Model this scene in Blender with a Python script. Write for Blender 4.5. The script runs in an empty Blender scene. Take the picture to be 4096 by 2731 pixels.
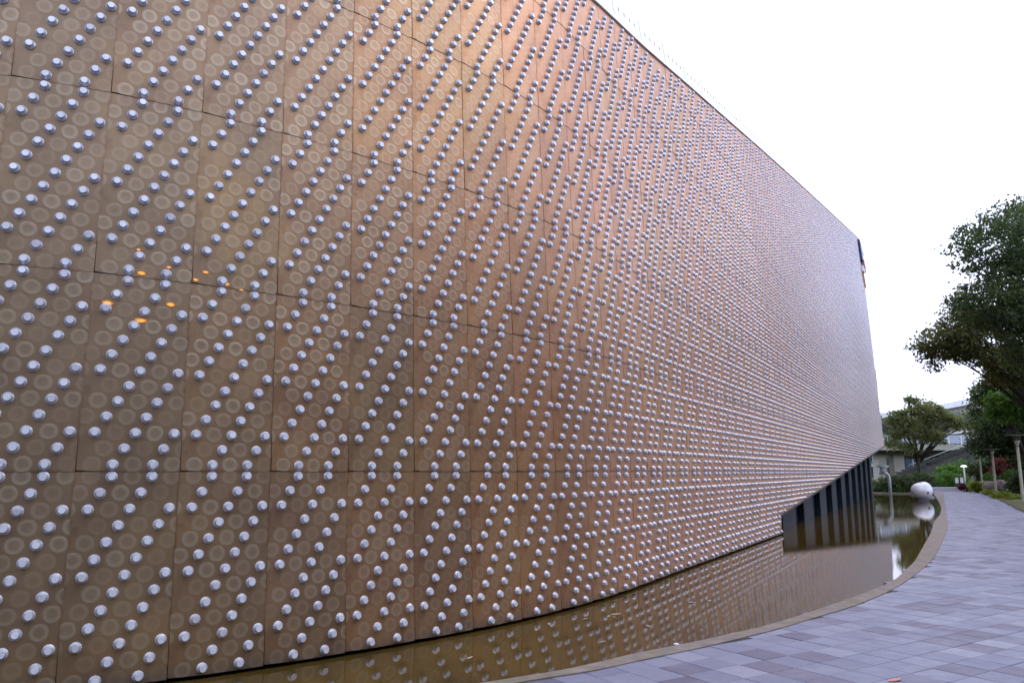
import bpy, bmesh, math, random
import numpy as np
R = math.radians
sc = bpy.context.scene
col = sc.collection
# ------------------------------------------------------------------ camera, sky, sun, exposure
EYE = 1.53
FPX = 3085.68                       # focal length in pixels of a 4096 px wide picture
PITCH = 0.166969
cam = bpy.data.cameras.new('camera'); cam.sensor_width = 36; cam.lens = FPX / 4096 * 36; cam.clip_end = 3000
camo = bpy.data.objects.new('camera', cam); col.objects.link(camo)
camo.location = (0, 0, EYE); camo.rotation_euler = (math.pi / 2 + PITCH, 0, 0)
sc.camera = camo
SUN_EL, SUN_AZ = R(58), R(70)      # azimuth clockwise from +Y
w = bpy.data.worlds.new('World'); sc.world = w; w.use_nodes = True
nt = w.node_tree; bg = nt.nodes['Background']
sky = nt.nodes.new('ShaderNodeTexSky'); sky.sky_type = 'NISHITA'; sky.sun_disc = False
sky.sun_elevation = SUN_EL; sky.sun_rotation = SUN_AZ; sky.dust_density = 6; sky.ozone_density = 1
mx = nt.nodes.new('ShaderNodeMix'); mx.data_type = 'RGBA'; mx.inputs[0].default_value = 0.88
mx.inputs[7].default_value = (8.2, 8.7, 11.6, 1)          # cloud layer, one even tone
nt.links.new(sky.outputs[0], mx.inputs[6]); nt.links.new(mx.outputs[2], bg.inputs[0])
bg.inputs[1].default_value = 0.13
sun = bpy.data.lights.new('sun', 'SUN'); sun.energy = .7; sun.angle = R(45); sun.color = (1, .93, .85)
suno = bpy.data.objects.new('sun', sun); col.objects.link(suno)
suno.rotation_euler = (math.pi / 2 - SUN_EL, 0, math.pi - SUN_AZ)
vs = sc.view_settings; vs.view_transform = 'Standard'; vs.look = 'None'; vs.exposure = 0.68; vs.gamma = 1; vs.use_curve_mapping = False

# ------------------------------------------------------------------ helpers
rnd = random.Random(7)
def ray(x, y):
    a = (x - 2048) / FPX; b = -(y - 1365.5) / FPX; c, s = math.cos(PITCH), math.sin(PITCH)
    return a, c - b * s, s + b * c
def at(x, y, Y):
    r = ray(x, y); t = Y / r[1]; return np.array([r[0] * t, Y, EYE + r[2] * t])
def project(P):
    P = np.asarray(P, float); c, s = math.cos(PITCH), math.sin(PITCH); Z = P[..., 2] - EYE
    d = P[..., 1] * c + Z * s; u = -P[..., 1] * s + Z * c; d = np.maximum(d, .05)
    return 2048 + FPX * P[..., 0] / d, 1365.5 - FPX * u / d, d
def tag(o, label=None, cat=None, group=None, kind=None):
    if label: o['label'] = label
    if cat: o['category'] = cat
    if group: o['group'] = group
    if kind: o['kind'] = kind
    return o
def empty(name, loc=(0, 0, 0), rz=0, parent=None):
    o = bpy.data.objects.new(name, None); o.location = loc; o.rotation_euler = (0, 0, rz)
    o.empty_display_size = .2; col.objects.link(o); o.parent = parent; return o
def link(name, me, parent=None, mat=None):
    o = bpy.data.objects.new(name, me); col.objects.link(o); o.parent = parent
    if mat and not me.materials: me.materials.append(mat)
    return o
class MB:
    def __init__(s): s.v = []; s.f = []; s.sm = []
    def add(s, v, f, smooth=False):
        n = len(s.v); s.v += [tuple(map(float, p)) for p in v]; s.f += [tuple(n + i for i in q) for q in f]; s.sm += [smooth] * len(f); return s
    def box(s, a, b):
        x0, y0, z0 = a; x1, y1, z1 = b
        return s.add([(x0,y0,z0),(x1,y0,z0),(x1,y1,z0),(x0,y1,z0),(x0,y0,z1),(x1,y0,z1),(x1,y1,z1),(x0,y1,z1)],
                     [(3,2,1,0),(4,5,6,7),(0,1,5,4),(1,2,6,5),(2,3,7,6),(3,0,4,7)])
    def prism(s, poly, z0, z1):
        n = len(poly); v = [(x, y, z0) for x, y in poly] + [(x, y, z1) for x, y in poly]
        return s.add(v, [tuple(range(n))[::-1], tuple(range(n, 2*n))] + [(i, (i+1) % n, n+(i+1) % n, n+i) for i in range(n)])
    def lathe(s, prof, n=16, c=(0, 0, 0), smooth=True):
        v = []; f = []
        for r, z in prof:
            for i in range(n):
                a = 2*math.pi*i/n; v.append((c[0]+r*math.cos(a), c[1]+r*math.sin(a), c[2]+z))
        for k in range(len(prof)-1):
            for i in range(n):
                j = (i+1) % n; f.append((k*n+i, k*n+j, (k+1)*n+j, (k+1)*n+i))
        f.append(tuple(range(n))[::-1]); f.append(tuple(range((len(prof)-1)*n, len(prof)*n)))
        return s.add(v, f, smooth)
    def tube(s, pts, rad, n=7, smooth=True):
        pts = [np.array(p, float) for p in pts]; v = []; f = []
        for i, p in enumerate(pts):
            t = pts[min(i+1, len(pts)-1)] - pts[max(i-1, 0)]; t /= np.linalg.norm(t) + 1e-9
            a = np.cross(t, (0, 0, 1) if abs(t[2]) < .9 else (1, 0, 0)); a /= np.linalg.norm(a); b = np.cross(t, a)
            r = rad[i] if hasattr(rad, '__len__') else rad
            for k in range(n):
                q = 2*math.pi*k/n; v.append(p + r*(math.cos(q)*a + math.sin(q)*b))
        for i in range(len(pts)-1):
            for k in range(n):
                j = (k+1) % n; f.append((i*n+k, i*n+j, (i+1)*n+j, (i+1)*n+k))
        f.append(tuple(range(n))[::-1]); f.append(tuple(range((len(pts)-1)*n, len(pts)*n)))
        return s.add(v, f, smooth)
    def mesh(s, name):
        me = bpy.data.meshes.new(name); me.from_pydata(s.v, [], s.f)
        me.polygons.foreach_set('use_smooth', s.sm); me.update(); return me
    def build(s, name, mat, parent=None): return link(name, s.mesh(name), parent, mat)
def catmull(P, n):
    P = np.array(P, float); Q = np.vstack([2*P[0]-P[1], P, 2*P[-1]-P[-2]]); out = []
    for i in range(1, len(Q)-2):
        for t in np.linspace(0, 1, n, endpoint=False):
            a, b, c, d = Q[i-1:i+3]
            out.append(.5*((2*b) + (c-a)*t + (2*a-5*b+4*c-d)*t*t + (-a+3*b-3*c+d)*t**3))
    out.append(P[-1]); return np.array(out)
def inside(px, py, poly):
    r = np.zeros(np.shape(px), bool); n = len(poly)
    for i in range(n):
        x0, y0 = poly[i]; x1, y1 = poly[(i+1) % n]
        if y0 == y1: continue
        c = ((y0 > py) != (y1 > py)) & (px < (x1-x0)*(py-y0)/(y1-y0)+x0); r ^= c
    return r
def polymesh(name, poly, z):
    bm = bmesh.new(); f = bm.faces.new([bm.verts.new((x, y, z)) for x, y in poly]); bm.normal_update()
    if f.normal.z < 0: f.normal_flip()
    bmesh.ops.triangulate(bm, faces=bm.faces[:]); me = bpy.data.meshes.new(name); bm.to_mesh(me); bm.free(); return me

# ------------------------------------------------------------------ materials
class N:
    """tiny node builder"""
    def __init__(s, name):
        s.m = bpy.data.materials.new(name); s.m.use_nodes = True; s.t = s.m.node_tree; s.b = s.t.nodes['Principled BSDF']
    def n(s, typ, ins=None, **kw):
        d = s.t.nodes.new('ShaderNode' + typ)
        for k, v in kw.items(): setattr(d, k, v)
        for k, v in (ins or {}).items(): s.put(d.inputs[k], v)
        return d
    def put(s, sock, v):
        if hasattr(v, 'is_output') or hasattr(v, 'links'): s.t.links.new(v, sock)
        else: sock.default_value = v
    def math(s, op, a, b=0., c=None):
        d = s.n('Math', operation=op); s.put(d.inputs[0], a); s.put(d.inputs[1], b)
        if c is not None: s.put(d.inputs[2], c)
        return d.outputs[0]
    def mix(s, fac, a, b, blend='MIX'):
        d = s.n('Mix', data_type='RGBA', blend_type=blend); s.put(d.inputs[0], fac); s.put(d.inputs[6], a); s.put(d.inputs[7], b); return d.outputs[2]
    def noise(s, scale, detail=4, rough=.55, vec=None, dist=0.):
        d = s.n('TexNoise', {'Scale': scale, 'Detail': detail, 'Roughness': rough, 'Distortion': dist})
        if vec is not None: s.put(d.inputs['Vector'], vec)
        return d.outputs[0]
    def ramp(s, fac, stops):
        d = s.n('ValToRGB'); s.put(d.inputs[0], fac); e = d.color_ramp.elements
        while len(e) < len(stops): e.new(.5)
        for q, (p, c) in zip(e, stops): q.position = p; q.color = tuple(c) + ((1,) if len(c) == 3 else ())
        return d.outputs[0]
    def smooth(s, v, lo, hi):
        d = s.n('MapRange', interpolation_type='SMOOTHSTEP'); s.put(d.inputs[0], v); d.inputs[1].default_value = lo; d.inputs[2].default_value = hi; return d.outputs[0]
    def set(s, **kw):
        for k, v in kw.items(): s.put(s.b.inputs[k.replace('_', ' ')], v)
        return s
    def bump(s, h, strength=.3, dist=.01):
        d = s.n('Bump', {'Height': h, 'Strength': strength, 'Distance': dist}); s.put(s.b.inputs['Normal'], d.outputs[0]); return s
    @property
    def pos(s): return s.n('NewGeometry').outputs['Position']
    @property
    def obj(s): return s.n('TexCoord').outputs['Object']
C4 = lambda *c: tuple(c) + (1,)
def simple(name, c, rough=.6, metal=0., var=.25, scale=6., bump=0.):
    m = N(name); nz = m.noise(scale, 5, .6, m.pos)
    lo = tuple(x*(1-var) for x in c); hi = tuple(min(1, x*(1+var)) for x in c)
    m.set(Base_Color=m.ramp(nz, [(.3, lo), (.7, hi)]), Roughness=rough, Metallic=metal)
    if bump: m.bump(m.noise(scale*6, 4, .6, m.pos), bump, .01)
    return m.m

# cladding sheet: coppery translucent sheet with faint pale rings between the studs
def cladding():
    m = N('copper_sheet'); uv = m.n('UVMap'); sp = m.n('SeparateXYZ'); m.put(sp.inputs[0], uv.outputs[0]); U, V = sp.outputs[0], sp.outputs[1]
    fu, fv = m.math('FRACT', U), m.math('FRACT', V)
    cu, cv = m.math('FLOOR', U), m.math('FLOOR', V)
    rr = m.math('DIVIDE', m.math('SUBTRACT', fv, .0332), .0784)
    ri = m.math('ROUND', rr); dv = m.math('MULTIPLY', m.math('SUBTRACT', rr, ri), .0784*1.6)
    uu = m.math('DIVIDE', m.math('SUBTRACT', fu, m.math('ADD', m.math('MULTIPLY', ri, .0965), .147)), .386)
    ui = m.math('ROUND', uu); du = m.math('MULTIPLY', m.math('SUBTRACT', uu, ui), .386*.75)
    dist = m.math('SQRT', m.math('ADD', m.math('MULTIPLY', du, du), m.math('MULTIPLY', dv, dv)))
    wob = m.math('MULTIPLY', m.math('SUBTRACT', m.noise(9, 2, .5, m.pos), .5), .02)
    dist = m.math('ADD', dist, wob)
    band = m.math('MULTIPLY', m.smooth(dist, .024, .056), m.math('SUBTRACT', 1., m.smooth(dist, .054, .073)))
    disc = m.math('MULTIPLY', m.math('SUBTRACT', 1., m.smooth(dist, .03, .066)), m.math('MULTIPLY', m.noise(11, 2, .5, m.pos), .8))
    cell = m.n('CombineXYZ', {0: m.math('ADD', m.math('MULTIPLY', cu, 7.3), ui), 1: m.math('ADD', m.math('MULTIPLY', cv, 13.7), ri)})
    wn = m.n('TexWhiteNoise', noise_dimensions='2D'); m.put(wn.inputs['Vector'], cell.outputs[0])
    amp = m.math('ADD', m.math('MULTIPLY', wn.outputs[0], .75), .20)
    pan = m.n('TexWhiteNoise', noise_dimensions='2D'); pc = m.n('CombineXYZ', {0: cu, 1: cv}); m.put(pan.inputs['Vector'], pc.outputs[0])
    big = m.noise(.55, 3, .5, m.pos)
    amp = m.math('MULTIPLY', m.math('MULTIPLY', amp, m.smooth(pan.outputs[0], -.8, .9)), .62)
    amp = m.math('MULTIPLY', amp, m.math('SUBTRACT', 1.03, m.smooth(cu, 2., 9.)))
    ring = m.math('MULTIPLY', m.math('ADD', band, disc), m.math('ADD', amp, .03))
    base = m.ramp(m.noise(2.2, 5, .6, m.pos), [(.25, (.375, .170, .080)), (.5, (.475, .228, .108)), (.75, (.54, .280, .142))])
    tone = m.ramp(pan.outputs[0], [(0, (.91, .91, .92)), (.5, (1, .98, .97)), (1, (1.08, 1.03, .99))])
    base = m.mix(1., base, tone, 'MULTIPLY')
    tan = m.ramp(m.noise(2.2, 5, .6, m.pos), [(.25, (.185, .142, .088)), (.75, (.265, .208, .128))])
    base = m.mix(m.math('MULTIPLY', m.math('SUBTRACT', 1., m.smooth(m.math('ADD', cu, m.math('MULTIPLY', pan.outputs[0], 1.6)), -1., 9.)), .85), base, tan)  # sheets go tan to orange along the wall, partly sheen put into colour
    ri2 = m.math('CEIL', rr); uu2 = m.math('DIVIDE', m.math('SUBTRACT', fu, m.math('ADD', m.math('MULTIPLY', ri2, .0965), .34)), .386)
    du2 = m.math('ABSOLUTE', m.math('MULTIPLY', m.math('SUBTRACT', uu2, m.math('ROUND', uu2)), .386*.75))
    drip = m.math('MULTIPLY', m.math('SUBTRACT', 1., m.smooth(du2, .006, .034)), m.math('SUBTRACT', 1., m.smooth(m.math('SUBTRACT', ri2, rr), .25, .95)))
    drip = m.math('MULTIPLY', drip, m.smooth(m.noise(6, 3, .6, m.pos), .42, .62))
    base = m.mix(m.math('MULTIPLY', drip, .40), base, C4(.13, .075, .045))
    base = m.mix(m.math('MULTIPLY', m.smooth(big, .45, .7), .35), base, C4(.46, .28, .09))
    # vertical rain streaks and darker worn sheet edges
    st = m.n('Mapping'); m.put(st.inputs[0], m.pos); st.inputs['Scale'].default_value = (9, 9, .5)
    streak = m.smooth(m.noise(1.6, 5, .65, st.outputs[0]), .5, .8)
    base = m.mix(m.math('MULTIPLY', streak, .35), base, C4(.20, .115, .075))
    ed = m.math('MINIMUM', m.math('MINIMUM', fu, m.math('SUBTRACT', 1., fu)), m.math('MULTIPLY', m.math('MINIMUM', fv, m.math('SUBTRACT', 1., fv)), 2.1))
    edge = m.math('MULTIPLY', m.math('SUBTRACT', 1., m.smooth(ed, .0, .035)), m.smooth(m.noise(14, 3, .6, m.pos), .35, .65))
    base = m.mix(m.math('MULTIPLY', edge, .45), base, C4(.17, .07, .035))
    tide = m.math('MULTIPLY', m.math('SUBTRACT', 1., m.smooth(m.math('ADD', V, m.math('MULTIPLY', m.noise(3, 4, .6, m.pos), .08)), -.98, -.86)), .65)
    base = m.mix(tide, base, C4(.15, .125, .115))
    base = m.mix(ring, base, C4(.46, .40, .29))
    m.set(Base_Color=base, Metallic=.56, Roughness=m.ramp(m.noise(3, 4, .6, m.pos), [(.3, (.33,)*3), (.7, (.45,)*3)]))
    m.b.inputs['Specular IOR Level'].default_value = .5
    m.bump(m.math('ADD', m.math('MULTIPLY', ring, 2.2), m.math('ADD', m.noise(160, 2, .6, m.pos), m.math('MULTIPLY', m.noise(1.6, 2, .5, m.pos), 3.))), .22, .006)
    return m.m
M = {}
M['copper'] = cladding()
def metal_stud():
    m = N('stud_aluminium'); wn = m.n('NewGeometry').outputs['Random Per Island']
    c = m.ramp(m.noise(40, 3, .6, m.pos), [(.3, (.78, .83, .94)), (.7, (.88, .93, 1.0))])
    rv = m.math('FRACT', m.math('ADD', wn, m.n('ObjectInfo').outputs['Random'])); c = m.mix(1., c, m.ramp(rv, [(0, (.72, .70, .70)), (.25, (.92, .92, .92)), (1, (1, 1, 1))]), 'MULTIPLY')
    m.set(Base_Color=c, Metallic=.22, Roughness=.40); return m.m
M['stud'] = metal_stud()
M['stud_shade'] = simple('stud_shade_metal', (.58, .61, .71), .38, .4, .22, 30)  # darker copy of the stud metal: shade of the stud sides put into colour
M['core'] = simple('core_dark', (.19, .10, .055), .8)
M['coping'] = simple('coping_white', (.84, .87, .88), .45, 0, .05)
M['slot'] = simple('slot_dark', (.10, .10, .13), .7)
M['base_dark'] = simple('base_blue_glass', (.010, .025, .047), .45, 0, .4, 1.5)
M['base_rib'] = simple('base_rib', (.018, .029, .041), .55, 0, .35, 2.)
for k in ('base_dark', 'base_rib'): M[k].node_tree.nodes['Principled BSDF'].inputs['Specular IOR Level'].default_value = .18
def paver():
    m = N('paver_stone'); sp = m.n('SeparateXYZ'); m.put(sp.inputs[0], m.pos); X, Y = sp.outputs[0], sp.outputs[1]
    a = R(33); ca, sa = math.cos(a)/.3, math.sin(a)/.3
    gu = m.math('FLOOR', m.math('ADD', m.math('MULTIPLY', X, ca), m.math('MULTIPLY', Y, sa)))
    gv = m.math('FLOOR', m.math('SUBTRACT', m.math('MULTIPLY', Y, ca), m.math('MULTIPLY', X, sa)))
    wn = m.n('TexWhiteNoise', noise_dimensions='2D'); cc = m.n('CombineXYZ', {0: gu, 1: gv}); m.put(wn.inputs['Vector'], cc.outputs[0])
    c = m.ramp(wn.outputs[0], [(0, (.092, .088, .134)), (.17, (.108, .104, .158)), (.22, (.138, .145, .212)), (.7, (.166, .174, .248)), (1, (.208, .216, .282))])
    g = m.ramp(m.noise(90, 4, .7, m.pos), [(.3, (.82,)*3), (.7, (1.14,)*3)]); c = m.mix(1., c, g, 'MULTIPLY')
    s = m.smooth(m.noise(1.7, 5, .6, m.pos), .42, .72); c = m.mix(m.math('MULTIPLY', s, .22), c, C4(.30, .30, .36))
    c = m.mix(m.math('MULTIPLY', m.smooth(m.noise(.8, 6, .7, m.pos, .5), .52, .70), .32), c, C4(.085, .08, .10))
    m.set(Base_Color=c, Roughness=m.ramp(m.noise(6, 4, .6, m.pos), [(.3, (.45,)*3), (.7, (.68,)*3)]))
    m.bump(m.noise(140, 3, .6, m.pos), .25, .003); return m.m
M['paver'] = paver()
M['joint'] = simple('joint_sand', (.085, .08, .085), .9, 0, .3, 30)
def kerb_mat():
    m = N('kerb_stone'); c = m.ramp(m.noise(5, 6, .65, m.pos), [(.25, (.105, .088, .075)), (.55, (.185, .158, .140)), (.8, (.26, .225, .20))])
    c = m.mix(m.math('MULTIPLY', m.smooth(m.noise(1.3, 5, .7, m.pos), .50, .66), .55), c, C4(.14, .135, .045))
    c = m.mix(m.smooth(m.noise(24, 4, .7, m.pos), .60, .72), c, C4(.09, .075, .05))
    m.set(Base_Color=c, Roughness=.8); m.bump(m.noise(30, 5, .65, m.pos), .5, .012); return m.m
M['kerb'] = kerb_mat()
def water():
    m = N('pool_water'); sp = m.pos
    c = m.ramp(m.noise(.9, 4, .6, sp), [(.3, (.044, .029, .008)), (.7, (.082, .054, .014))])
    m.set(Base_Color=c, Roughness=.012, IOR=1.333)
    mp = m.n('Mapping'); m.put(mp.inputs[0], sp); mp.inputs['Scale'].default_value = (1, 1, 1)
    h = m.math('ADD', m.math('MULTIPLY', m.noise(6, 3, .55, mp.outputs[0], .4), .5), m.math('MULTIPLY', m.noise(34, 2, .5, mp.outputs[0]), .5))
    m.bump(h, .012, .03); return m.m
M['water'] = water()
def grass_mat():
    m = N('verge_soil'); c = m.ramp(m.noise(1.2, 6, .65, m.pos), [(.3, (.030, .036, .012)), (.5, (.075, .090, .018)), (.72, (.085, .060, .030))])
    m.set(Base_Color=c, Roughness=.95); m.bump(m.noise(14, 5, .7, m.pos), .8, .08); return m.m
M['verge'] = grass_mat()
def leaf_mat(name, a, b, c):
    m = N(name); r = m.n('NewGeometry').outputs['Random Per Island']
    k = m.mix(.5, m.ramp(r, [(0, a), (.55, b), (1, c)]), m.ramp(m.noise(.55, 3, .5, m.pos), [(.35, a), (.5, b), (.68, c)]))
    m.set(Base_Color=k, Roughness=.55); m.b.inputs['Specular IOR Level'].default_value = .35
    tr = m.n('BsdfTranslucent'); m.put(tr.inputs[0], m.mix(1., k, C4(1.5, 1.6, .9), 'MULTIPLY')); ms = m.n('MixShader'); ms.inputs[0].default_value = .38
    out = m.t.nodes['Material Output']; m.t.links.new(m.b.outputs[0], ms.inputs[1]); m.t.links.new(tr.outputs[0], ms.inputs[2]); m.t.links.new(ms.outputs[0], out.inputs[0]); return m.m
M['leaf_dark'] = leaf_mat('leaf_dark', (.018, .036, .022), (.042, .070, .028), (.095, .125, .040))
M['leaf_olive'] = leaf_mat('leaf_olive', (.050, .062, .024), (.100, .115, .042), (.175, .175, .07))
M['leaf_pale'] = leaf_mat('leaf_pale', (.070, .085, .035), (.130, .150, .062), (.21, .22, .10))
M['leaf_green'] = leaf_mat('leaf_green', (.030, .070, .018), (.068, .150, .026), (.13, .24, .035))
M['leaf_lime'] = leaf_mat('leaf_lime', (.07, .11, .012), (.13, .18, .02), (.22, .25, .03))
M['leaf_red'] = leaf_mat('leaf_red', (.04, .012, .014), (.10, .020, .028), (.20, .04, .045))
M['bark'] = simple('bark', (.032, .026, .020), .9, 0, .4, 8, .5)
M['concrete'] = simple('concrete', (.30, .30, .25), .85, 0, .18, .8)
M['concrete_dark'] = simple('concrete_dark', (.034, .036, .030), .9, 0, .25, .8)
M['white_paint'] = simple('white_paint', (.74, .76, .78), .5, 0, .08, 1.)
M['post'] = simple('lamp_post', (.26, .26, .19), .6, 0, .15, 3)
M['lamp_disc'] = simple('lamp_disc', (.22, .26, .24), .45, 0, .08, 3)
M['boulder'] = simple('boulder', (.20, .165, .155), .9, 0, .35, 2.5, .6)
M['sculpt'] = simple('sculpture_steel', (.82, .84, .88), .35, .15, .05, 1.2)
M['pipe'] = simple('pipe_white', (.52, .56, .58), .4, 0, .08, 3)
def glass_rail():
    m = N('rail_glass'); m.set(Base_Color=C4(.45, .52, .60), Roughness=.12, Alpha=.55); return m.m
M['rail_glass'] = glass_rail()
M['window'] = simple('window_glass', (.06, .08, .10), .12, 0, .3, .4)
def glow(name, c, e):
    m = N(name); m.set(Base_Color=C4(*c), Emission_Color=C4(*c), Emission_Strength=e, Roughness=.4); return m.m
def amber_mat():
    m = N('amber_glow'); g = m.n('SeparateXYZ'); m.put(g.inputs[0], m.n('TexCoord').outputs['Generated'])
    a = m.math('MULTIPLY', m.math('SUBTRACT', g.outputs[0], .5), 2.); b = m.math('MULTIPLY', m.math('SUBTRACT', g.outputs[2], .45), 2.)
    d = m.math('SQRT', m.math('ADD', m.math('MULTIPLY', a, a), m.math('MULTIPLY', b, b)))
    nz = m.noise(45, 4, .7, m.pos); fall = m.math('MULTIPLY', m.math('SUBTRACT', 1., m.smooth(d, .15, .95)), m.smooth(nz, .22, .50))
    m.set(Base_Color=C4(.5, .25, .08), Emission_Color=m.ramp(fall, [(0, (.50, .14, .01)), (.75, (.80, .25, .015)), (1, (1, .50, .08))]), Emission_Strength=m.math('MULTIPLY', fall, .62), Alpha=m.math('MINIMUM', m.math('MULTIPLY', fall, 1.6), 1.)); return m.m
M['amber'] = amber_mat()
for k, c in dict(sign_navy=(.012, .012, .10), sign_white=(.75, .76, .78), sign_red=(.50, .02, .03), sign_orange=(.75, .33, .06), sign_blue=(.05, .22, .55), terracotta=(.42, .16, .10)).items():
    M[k] = simple(k, c, .45, 0, .06, 2)

# ------------------------------------------------------------------ the studded wall's surface
H = 1.6; W = .468627 * H
KN = np.array([-4, 0, 4, 8, 14, 24, 40.]); TH = np.array([1.5229, .987707, .764566, .535392, .516889, .512903, .507428])
DS = .1; SS = np.arange(-6, 120, DS)
def hermite(s, kn, v):
    m = np.gradient(v, kn); m[-1] = 0; s = np.clip(s, kn[0], kn[-1]); i = np.clip(np.searchsorted(kn, s)-1, 0, len(kn)-2)
    h = kn[i+1]-kn[i]; t = (s-kn[i])/h
    return (2*t**3-3*t**2+1)*v[i]+(t**3-2*t*t+t)*h*m[i]+(-2*t**3+3*t*t)*v[i+1]+(t**3-t*t)*h*m[i+1]
HD = hermite(SS, KN, TH); _dx = np.sin(HD)*W*DS; _dy = np.cos(HD)*W*DS
SX = np.cumsum(_dx)-_dx; SY = np.cumsum(_dy)-_dy; _i = int(np.argmin(abs(SS)))
SX += -1.710526*H-SX[_i]; SY += 4.022207*H-SY[_i]
LEAN = np.interp(SS, [0, 12, 40], [.039713, .047642, .046081])
def wall(s, k, off=0.):
    """point of the cladding plane: s in panel widths along, k in panel heights above the eye-level seam, off metres outwards"""
    s = np.asarray(s, float); k = np.asarray(k, float)
    h = np.interp(s, SS, HD); b = (k*np.interp(s, SS, LEAN)+.000637*k*k)*H-off
    return np.stack([np.interp(s, SS, SX)-np.cos(h)*b, np.interp(s, SS, SY)+np.sin(h)*b, EYE+k*H+0*b], -1)
def frame(s, k):
    h = float(np.interp(s, SS, HD)); l = float(np.interp(s, SS, LEAN)); t = np.array([math.sin(h), math.cos(h), 0])
    up = np.array([-math.cos(h)*l, math.sin(h)*l, 1.]); up /= np.linalg.norm(up); n = np.cross(t, up); return t, up, n
k_top = lambda s: 4.713553+.0956884*(np.asarray(s, float)-9)
def k_bot(s): s = np.asarray(s, float); return np.where(s < 23.4, -1., -.707+.0322*(s-23.4))
s_end = lambda k: 82.3+.571*(np.asarray(k, float)-1.19)
def proud(u, v, j, k):
    q = math.sin(j*12.9898+k*78.233)*43758.5453; q -= math.floor(q)
    return .010+.0035*(1-v)**2+.003*(1-u)*(.3+.7*q)+.002*q

# ------------------------------------------------------------------ ground, pool, path
KIN = [(-16, 3.22), (-8, 3.72), (-4, 4.37), (-1.6, 5.27), (0.091, 6.193), (0.61, 6.554), (1.054, 6.935), (1.782, 7.49), (2.681, 8.264), (3.862, 9.532), (4.658, 10.445), (5.466, 11.453), (6.159, 12.526), (7.097, 14.018), (8.829, 17.003), (10.938, 20.655), (12.895, 24.164), (18.483, 33.95), (30.35, 56.6)]
KOUT = [(-16, 2.95), (-8, 3.45), (-4, 4.15), (-1.6, 5.0), (.128, 6.049), (.628, 6.343), (1.109, 6.719), (1.70, 7.17), (2.563, 7.911), (3.239, 8.579), (4.06, 9.411), (5.061, 10.622), (6.083, 12.058), (7.35, 13.956), (9.0, 16.691), (10.70, 19.567), (12.50, 22.689), (17.1, 31.095), (30.9, 56.3)]
ki, ko = catmull(KIN, 6), catmull(KOUT, 6)
RIGHT = [(35.9, 61.0), (27.914, 45.445), (22.977, 36.371), (19.682, 30.331), (16.4, 23.4), (14.2, 17), (12.9, 10), (12.6, 3), (13, -6), (14, -16)]
rt = catmull(RIGHT, 5)
g = MB().add([(-900, -300, -.42), (900, -300, -.42), (900, 1500, -.42), (-900, 1500, -.42)], [(0, 1, 2, 3)]).build('ground', M['verge']); tag(g, kind='structure')
pool = list(map(tuple, ki)) + [(22.0, 57.6), (-60, 57.6), (-60, 3.4)]
tag(link('pool_water', polymesh('pool_water', pool, -.10), None, M['water']), kind='structure')
kb = MB(); n = len(ki)
d2 = np.array([ko[np.argmin(np.hypot(*(ko-p).T))] for p in ki])
v = []
for i in range(n):
    a, b = ki[i], ko[min(i, len(ko)-1)]
    v += [(a[0], a[1], -.41), (a[0], a[1], .004), (b[0], b[1], .009), (b[0], b[1], -.05)]
kb.add(v, [(4*i+k, 4*i+k+1, 4*i+k+5, 4*i+k+4) for i in range(n-1) for k in range(3)])
bm = bmesh.new(); me = kb.mesh('pool_kerb'); bm.from_mesh(me); bmesh.ops.recalc_face_normals(bm, faces=bm.faces[:]); bm.to_mesh(me); bm.free()
tag(link('pool_kerb', me, None, M['kerb']), kind='structure')
path_poly = list(map(tuple, ko)) + [(31.2, 61.0)] + list(map(tuple, rt)) + [(-16, -16)]
path = link('path', polymesh('path', path_poly, -.012), None, M['joint']); tag(path, kind='structure')
A = R(33); ax = np.array([math.cos(A), math.sin(A)]); ay = np.array([-ax[1], ax[0]])
gi, gj = np.meshgrid(np.arange(-40, 330), np.arange(-110, 160)); gi = gi.ravel(); gj = gj.ravel()
cx = .3*((gi+.5)*ax[0]+(gj+.5)*ay[0]); cy = .3*((gi+.5)*ax[1]+(gj+.5)*ay[1])
ok = (cy > 3.2) & (cy < 61) & (cx < .80*cy+.6) & (cx > -2.5)
gi, gj, cx, cy = gi[ok], gj[ok], cx[ok], cy[ok]
exp_poly = [tuple(p) for p in (ko*.62+ki*.38)] + [(31.2, 61.0)] + list(map(tuple, rt)) + [(-16, -16)]
ok = inside(cx, cy, exp_poly); gi, gj, cx, cy = gi[ok], gj[ok], cx[ok], cy[ok]
pu, pv, pd = project(np.stack([cx, cy, 0*cx], -1))
size = np.where((pu > -40) & (pu < 4140) & (pv < 2790), 1/(pd*pd), 0)
order = np.argsort(-size)
def tile_mesh(name, h=.1476, b=.005):
    m = MB(); v = []
    for r, z in ((h, -.03), (h, -b), (h-b, 0)):
        v += [(-r, -r, z), (r, -r, z), (r, r, z), (-r, r, z)]
    m.add(v, [(8, 9, 10, 11)]+[(k*4+i, k*4+(i+1) % 4, k*4+4+(i+1) % 4, k*4+4+i) for k in (0, 1) for i in range(4)]); return m
tm = tile_mesh('paver').mesh('paver'); tm.materials.append(M['paver'])
for q in order[:290]:
    o = bpy.data.objects.new('paver', tm); col.objects.link(o); o.parent = path
    o.location = (cx[q], cy[q], rnd.uniform(-.0025, .0015)); o.rotation_euler = (rnd.gauss(0, .003), rnd.gauss(0, .003), A)
rest = order[290:]; tv = np.array(tile_mesh('t').v); tf = tile_mesh('t').f
rot = np.array([[ax[0], ay[0]], [ax[1], ay[1]]]); tv[:, :2] = tv[:, :2] @ rot.T
far = MB(); FV = []; FF = []
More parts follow.
